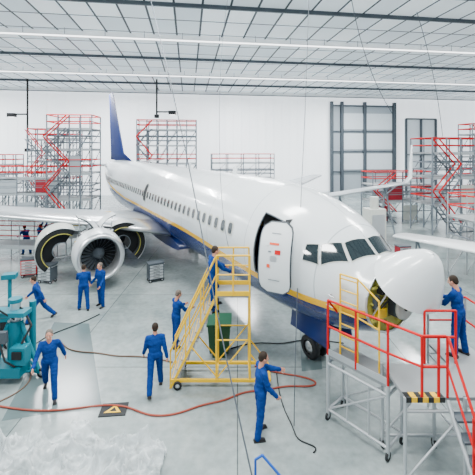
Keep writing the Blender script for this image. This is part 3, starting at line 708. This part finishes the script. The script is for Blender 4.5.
for i in range(nx_+1):
    for j in range(ny_+1):
        x=-5.2+3.75*i/nx_; y=6.0+(1.65-.6*abs(i/nx_-.45))*j/ny_+ .12*math.sin(i*.11)*(j/ny_)
        z=.03+1.0*max(0,.2-abs(noise.noise(Vector((x*1.3+y,y*1.6-x*.5,1)))))+.9*max(0,.13-abs(noise.noise(Vector((x*2.4-y*1.5,y*2.6+x,3)))))+.4*max(0,.1-abs(noise.noise(Vector((x*5-y*3,y*5+x*2,5)))))
        vs.append((x,y,max(z,.01)))
fs=[(i*(ny_+1)+j,(i+1)*(ny_+1)+j,(i+1)*(ny_+1)+j+1,i*(ny_+1)+j+1) for i in range(nx_) for j in range(ny_)]
b=B(); b.add(vs,fs,plastic(),True); b.obj('plastic_sheet')
b=B(); M_b2=mat('bright_blue_paint',(.005,.08,.4),.4)
b.path([(0,0,0),(0,0,.95),(.12,0,1.05),(.45,.0,.75),(.45,0,0)],.022,M_b2); b.path([(0,.4,0),(0,.4,.95),(.12,.4,1.05),(.45,.4,.75),(.45,.4,0)],.022,M_b2)
for z in (.25,.5): b.box((.22,.2,z),(.42,.4,.03),M_b2)
b.obj('step_stool',loc=(.2,5.55,0),rz=R(-15))

# ------------------------------------------------------------ people
def cap(b,p0,p1,r0,r1,m,n=12):
    p0=Vector(p0);p1=Vector(p1); b.tube(p0,p1,r0,m,r1,n=n); b.ball(p0,r0,m,n=n); b.ball(p1,r1,m,n=n)
def remesh(b,vox,mats,smooth=4,name='tmp'):
    me=bpy.data.meshes.new(name); me.from_pydata(b.v,[],b.f); me.update()
    bm=bmesh.new(); bm.from_mesh(me); bmesh.ops.remove_doubles(bm,verts=bm.verts,dist=1e-5); bmesh.ops.recalc_face_normals(bm,faces=bm.faces); bm.to_mesh(me); bm.free()
    ob=bpy.data.objects.new(name,me); bpy.context.collection.objects.link(ob)
    md=ob.modifiers.new('r','REMESH'); md.mode='VOXEL'; md.voxel_size=vox; md.use_smooth_shade=True
    sm=ob.modifiers.new('s','SMOOTH'); sm.factor=.5; sm.iterations=smooth
    dg=bpy.context.evaluated_depsgraph_get(); dg.update()
    nm=bpy.data.meshes.new_from_object(ob.evaluated_get(dg)); bpy.data.objects.remove(ob)
    nm.materials.clear()
    for m in mats: nm.materials.append(m)
    for p in nm.polygons: p.use_smooth=True; p.material_index=0
    return nm
hb_=B()
hb_.ball((0,-.008,.03),(.076,.096,.092),M_skin,24); hb_.ball((0,.022,-.055),(.056,.066,.066),M_skin,20); hb_.ball((0,.06,-.1),(.026,.024,.02),M_skin)
cap(hb_,(0,.088,.01),(0,.112,-.032),.011,.016,M_skin); hb_.ball((.034,.076,.018),(.026,.014,.012),M_skin); hb_.ball((-.034,.076,.018),(.026,.014,.012),M_skin)
for s_ in (1,-1): hb_.ball((s_*.08,-.005,-.01),(.012,.022,.034),M_skin); hb_.ball((s_*.045,.055,-.035),(.022,.022,.02),M_skin)
cap(hb_,(0,-.02,-.05),(0,-.035,-.19),.055,.062,M_skin,16)
head_me=remesh(hb_,.008,[M_skin],3,'head')
def hair_mesh(m):
    h=B()
    h.ball((0,-.022,.048),(.085,.096,.09),m,24); h.ball((0,-.062,.0),(.072,.058,.07),m,20)
    for s_ in (1,-1): h.ball((s_*.066,-.01,.02),(.018,.05,.035),m)
    return remesh(h,.009,[m],3,'hair')
hair1=hair_mesh(M_hair); hair2=hair_mesh(M_hair2)
fb=B()
for s_ in (1,-1):
    fb.ball((s_*.032,.078,0),(.013,.012,.009),M_eye); fb.ball((s_*.032,.088,0),(.006,.004,.006),M_iris); fb.ball((s_*.032,.088,.02),(.02,.008,.004),M_hair)
fb.ball((0,.088,-.062),(.024,.008,.006),M_lip)
fo=fb.obj('face'); face_me=fo.data; bpy.data.objects.remove(fo)
def hand_mesh(curl):
    h=B()
    h.ball((0,0,-.045),(.042,.017,.055),M_skin,16); cap(h,(0,0,.015),(0,0,-.02),.026,.028,M_skin)
    for i,(x,l) in enumerate(((.030,.07),(.010,.08),(-.011,.074),(-.031,.058))):
        p=Vector((x,0,-.08)); a=0
        for k,s_ in enumerate((.45,.32,.25)):
            a+=curl*(.6 if k==0 else 1); d=Vector((x*.6*(1-k*.3),math.sin(a),-math.cos(a))).normalized(); p2=p+d*l*s_
            cap(h,p,p2,.0095-.0008*k,.0088-.0008*k,M_skin,8); p=p2
    cap(h,(.03,.0,-.03),(.058,.014,-.058),.013,.011,M_skin,8); cap(h,(.058,.014,-.058),(.066,.026,-.088),.0105,.009,M_skin,8)
    return remesh(h,.0045,[M_skin],1,'hand')
hand_r=hand_mesh(.45); hand_g=hand_mesh(1.0)
def person(x,y,z,yaw,lean=4,legs=((8,6),(-6,8)),arms=((10,8,20),(-8,8,25)),head=(0,0),hair=hair1,S=1.0,grip=False,twist=0,abd=4):
    E=empty('mechanic',(x,y,z),R(yaw))
    Rx=lambda d:Matrix.Rotation(R(d),3,'X'); Ry=lambda d:Matrix.Rotation(R(d),3,'Y'); Rz=lambda d:Matrix.Rotation(R(d),3,'Z')
    RT=Rz(twist)@Rx(-lean)
    bd=B()
    def tball(c,r,n=18):
        t=B(); t.ball((0,0,0),r,M_cover,n); bd.add([RT@(Vector(v)+Vector(c)) for v in t.v],t.f,M_cover)
    tball((0,0,.02),(.180,.135,.14)); tball((0,.004,.15),(.170,.127,.17)); tball((0,0,.31),(.192,.132,.17)); tball((0,-.01,.40),(.17,.098,.09))
    sh=[RT@Vector((s_*.188,-.005,.435)) for s_ in (-1,1)]
    cap(bd,sh[0],sh[1],.070,.070,M_cover); cap(bd,RT@Vector((0,0,.40)),RT@Vector((0,.0,.50)),.085,.066,M_cover)
    hands=[]; mins=0; ankles=[]
    for i,s_ in ((0,-1),(1,1)):
        hip=Vector((s_*.095,0,-.02)); fl,kn=legs[i]
        Q=Ry(-s_*abd)@Rx(fl); knee=hip+Q@Vector((0,0,-.43)); Q2=Q@Rx(-kn); ank=knee+Q2@Vector((0,0,-.42))
        cap(bd,hip,knee,.106,.080,M_cover,14); cap(bd,knee,ank,.080,.070,M_cover,14)
        toe_pitch=min(0,-(kn-fl)*.7) if (fl-kn)<-12 else 0
        ankles.append((ank,Rz(-s_*6)@Rx(toe_pitch))); mins=min(mins,ank.z-.085)
        fl,ab,el=arms[i]; Q=RT@Ry(-s_*ab)@Rx(fl); elb=sh[i]+Q@Vector((0,0,-.285)); Q2=Q@Rx(el); wr=elb+Q2@Vector((0,0,-.25))
        cap(bd,sh[i],elb,.070,.058,M_cover); cap(bd,elb,wr,.058,.045,M_cover); hands.append((wr,Q2,s_))
    dz=-mins
    T=Matrix.Translation((0,0,dz))
    me=remesh(bd,.016,[M_cover],5,'coveralls')
    n=len(me.vertices); co=np.empty(n*3,'f'); me.vertices.foreach_get('co',co); co=co.reshape(-1,3)
    nr=np.array([tuple(v.vector) for v in me.vertex_normals],'f')
    am=np.array([noise.noise(Vector((c[0]*14+x,c[1]*14+y,c[2]*22))) for c in co],'f')
    co+=nr*(.010*am)[:,None]; me.vertices.foreach_set('co',co.ravel()); me.update()
    def put(nm,me,Mx):
        ob=bpy.data.objects.new(nm,me); bpy.context.collection.objects.link(ob); ob.parent=E; ob.matrix_local=Matrix.Scale(S,4)@T@Mx; return ob
    put('body',me,Matrix())
    hp=RT@Vector((0,.012,.50))+Rx(-lean*.5)@Vector((0,.02,.165)); HM=Matrix.Translation(hp)@(Rz(head[1])@Rx(head[0])).to_4x4()
    put('head',head_me,HM); put('hair',hair,HM); put('face',face_me,HM)
    for (wr,Q,s_) in hands:
        Mx=Matrix.Translation(wr)@(Q@Rz(s_*70)).to_4x4()
        if s_>0: Mx=Mx@Matrix.Scale(-1,4,(1,0,0))
        put('hand_r' if s_>0 else 'hand_l',hand_g if grip else hand_r,Mx)
    bt=B()
    for (ank,Q) in ankles:
        t=B(); cap(t,(0,0,.03),(0,-.01,-.03),.055,.05,M_boot); cap(t,(0,-.04,-.045),(0,.13,-.055),.040,.036,M_boot); t.box((0,.045,-.073),(.085,.25,.024),M_boot)
        bt.add([Q@Vector(v)+ank for v in t.v],t.f,M_boot,True)
    bm_=bt.obj('boots'); bme=bm_.data; bpy.data.objects.remove(bm_); put('boots',bme,Matrix())
    return E
person(.50,7.62,0,-75,lean=4,legs=((4,4),(-5,6)),arms=((66,4,12),(18,8,30)),head=(-8,0),grip=True,S=1.03)
person(-4.75,8.85,0,-160,lean=6,legs=((22,8),(-20,18)),arms=((-28,16,20),(30,18,30)),hair=hair2)
person(-2.13,9.05,0,15,lean=2,legs=((-16,14),(18,6)),arms=((12,12,25),(-14,12,20)))
person(-1.95,11.1,0,-50,lean=6,legs=((5,4),(-4,6)),arms=((35,6,60),(40,6,55)),head=(-14,0),hair=hair2)
person(-7.2,12.7,0,110,lean=16,legs=((30,12),(-24,20)),arms=((-30,10,20),(35,10,30)),head=(-5,0))
person(-5.98,13.6,0,25,lean=4,legs=((6,4),(-6,6)),arms=((45,8,40),(20,8,40)))
person(-5.42,13.9,0,150,lean=3,legs=((4,4),(-4,4)),arms=((12,8,35),(14,8,40)),hair=hair2)
person(-.72,9.5,1.85,-65,lean=10,legs=((30,30),(2,4)),arms=((55,6,20),(50,10,25)),head=(-5,0),grip=True)
person(5.02,7.95,1.55,40,lean=8,legs=((4,4),(-4,4)),arms=((40,12,50),(42,12,45)),head=(-12,0),S=1.02)
person(-11.9,21.1,0,-20,lean=2,legs=((5,4),(-5,4)),arms=((140,10,15),(130,10,20)),head=(20,0))
person(-12.6,20.9,0,60,lean=20,legs=((8,4),(-8,6)),arms=((60,6,20),(50,6,20)))
person(-5.62,7.3,0,-140,lean=3)

# ------------------------------------------------------------ light
w=bpy.data.worlds.new('world'); bpy.context.scene.world=w; w.use_nodes=True
w.node_tree.nodes['Background'].inputs[0].default_value=(.82,.93,1,1); w.node_tree.nodes['Background'].inputs[1].default_value=.8
def area(u,v,z,sx,sy,P_,col=(1,1,1),rx=0):
    l=bpy.data.lights.new('added_ceiling_light','AREA'); l.shape='RECTANGLE'; l.size=sx; l.size_y=sy; l.energy=P_; l.color=col  # area light added to brighten the hangar, no fixture modelled
    o=bpy.data.objects.new('added_ceiling_light',l); bpy.context.collection.objects.link(o); o.location=hz(u,v,z); o.rotation_euler=(rx,0,HR); return o
for u in (-14,0,14):
    for v in (3,13): area(u,v,ZC-.9,5,1.5,2300,(1,1,.98))
for u in (-26,-10,6,22):
    for v in (30,42): area(u,v,ZC-.85,4,.5,2800,(.97,.99,1))
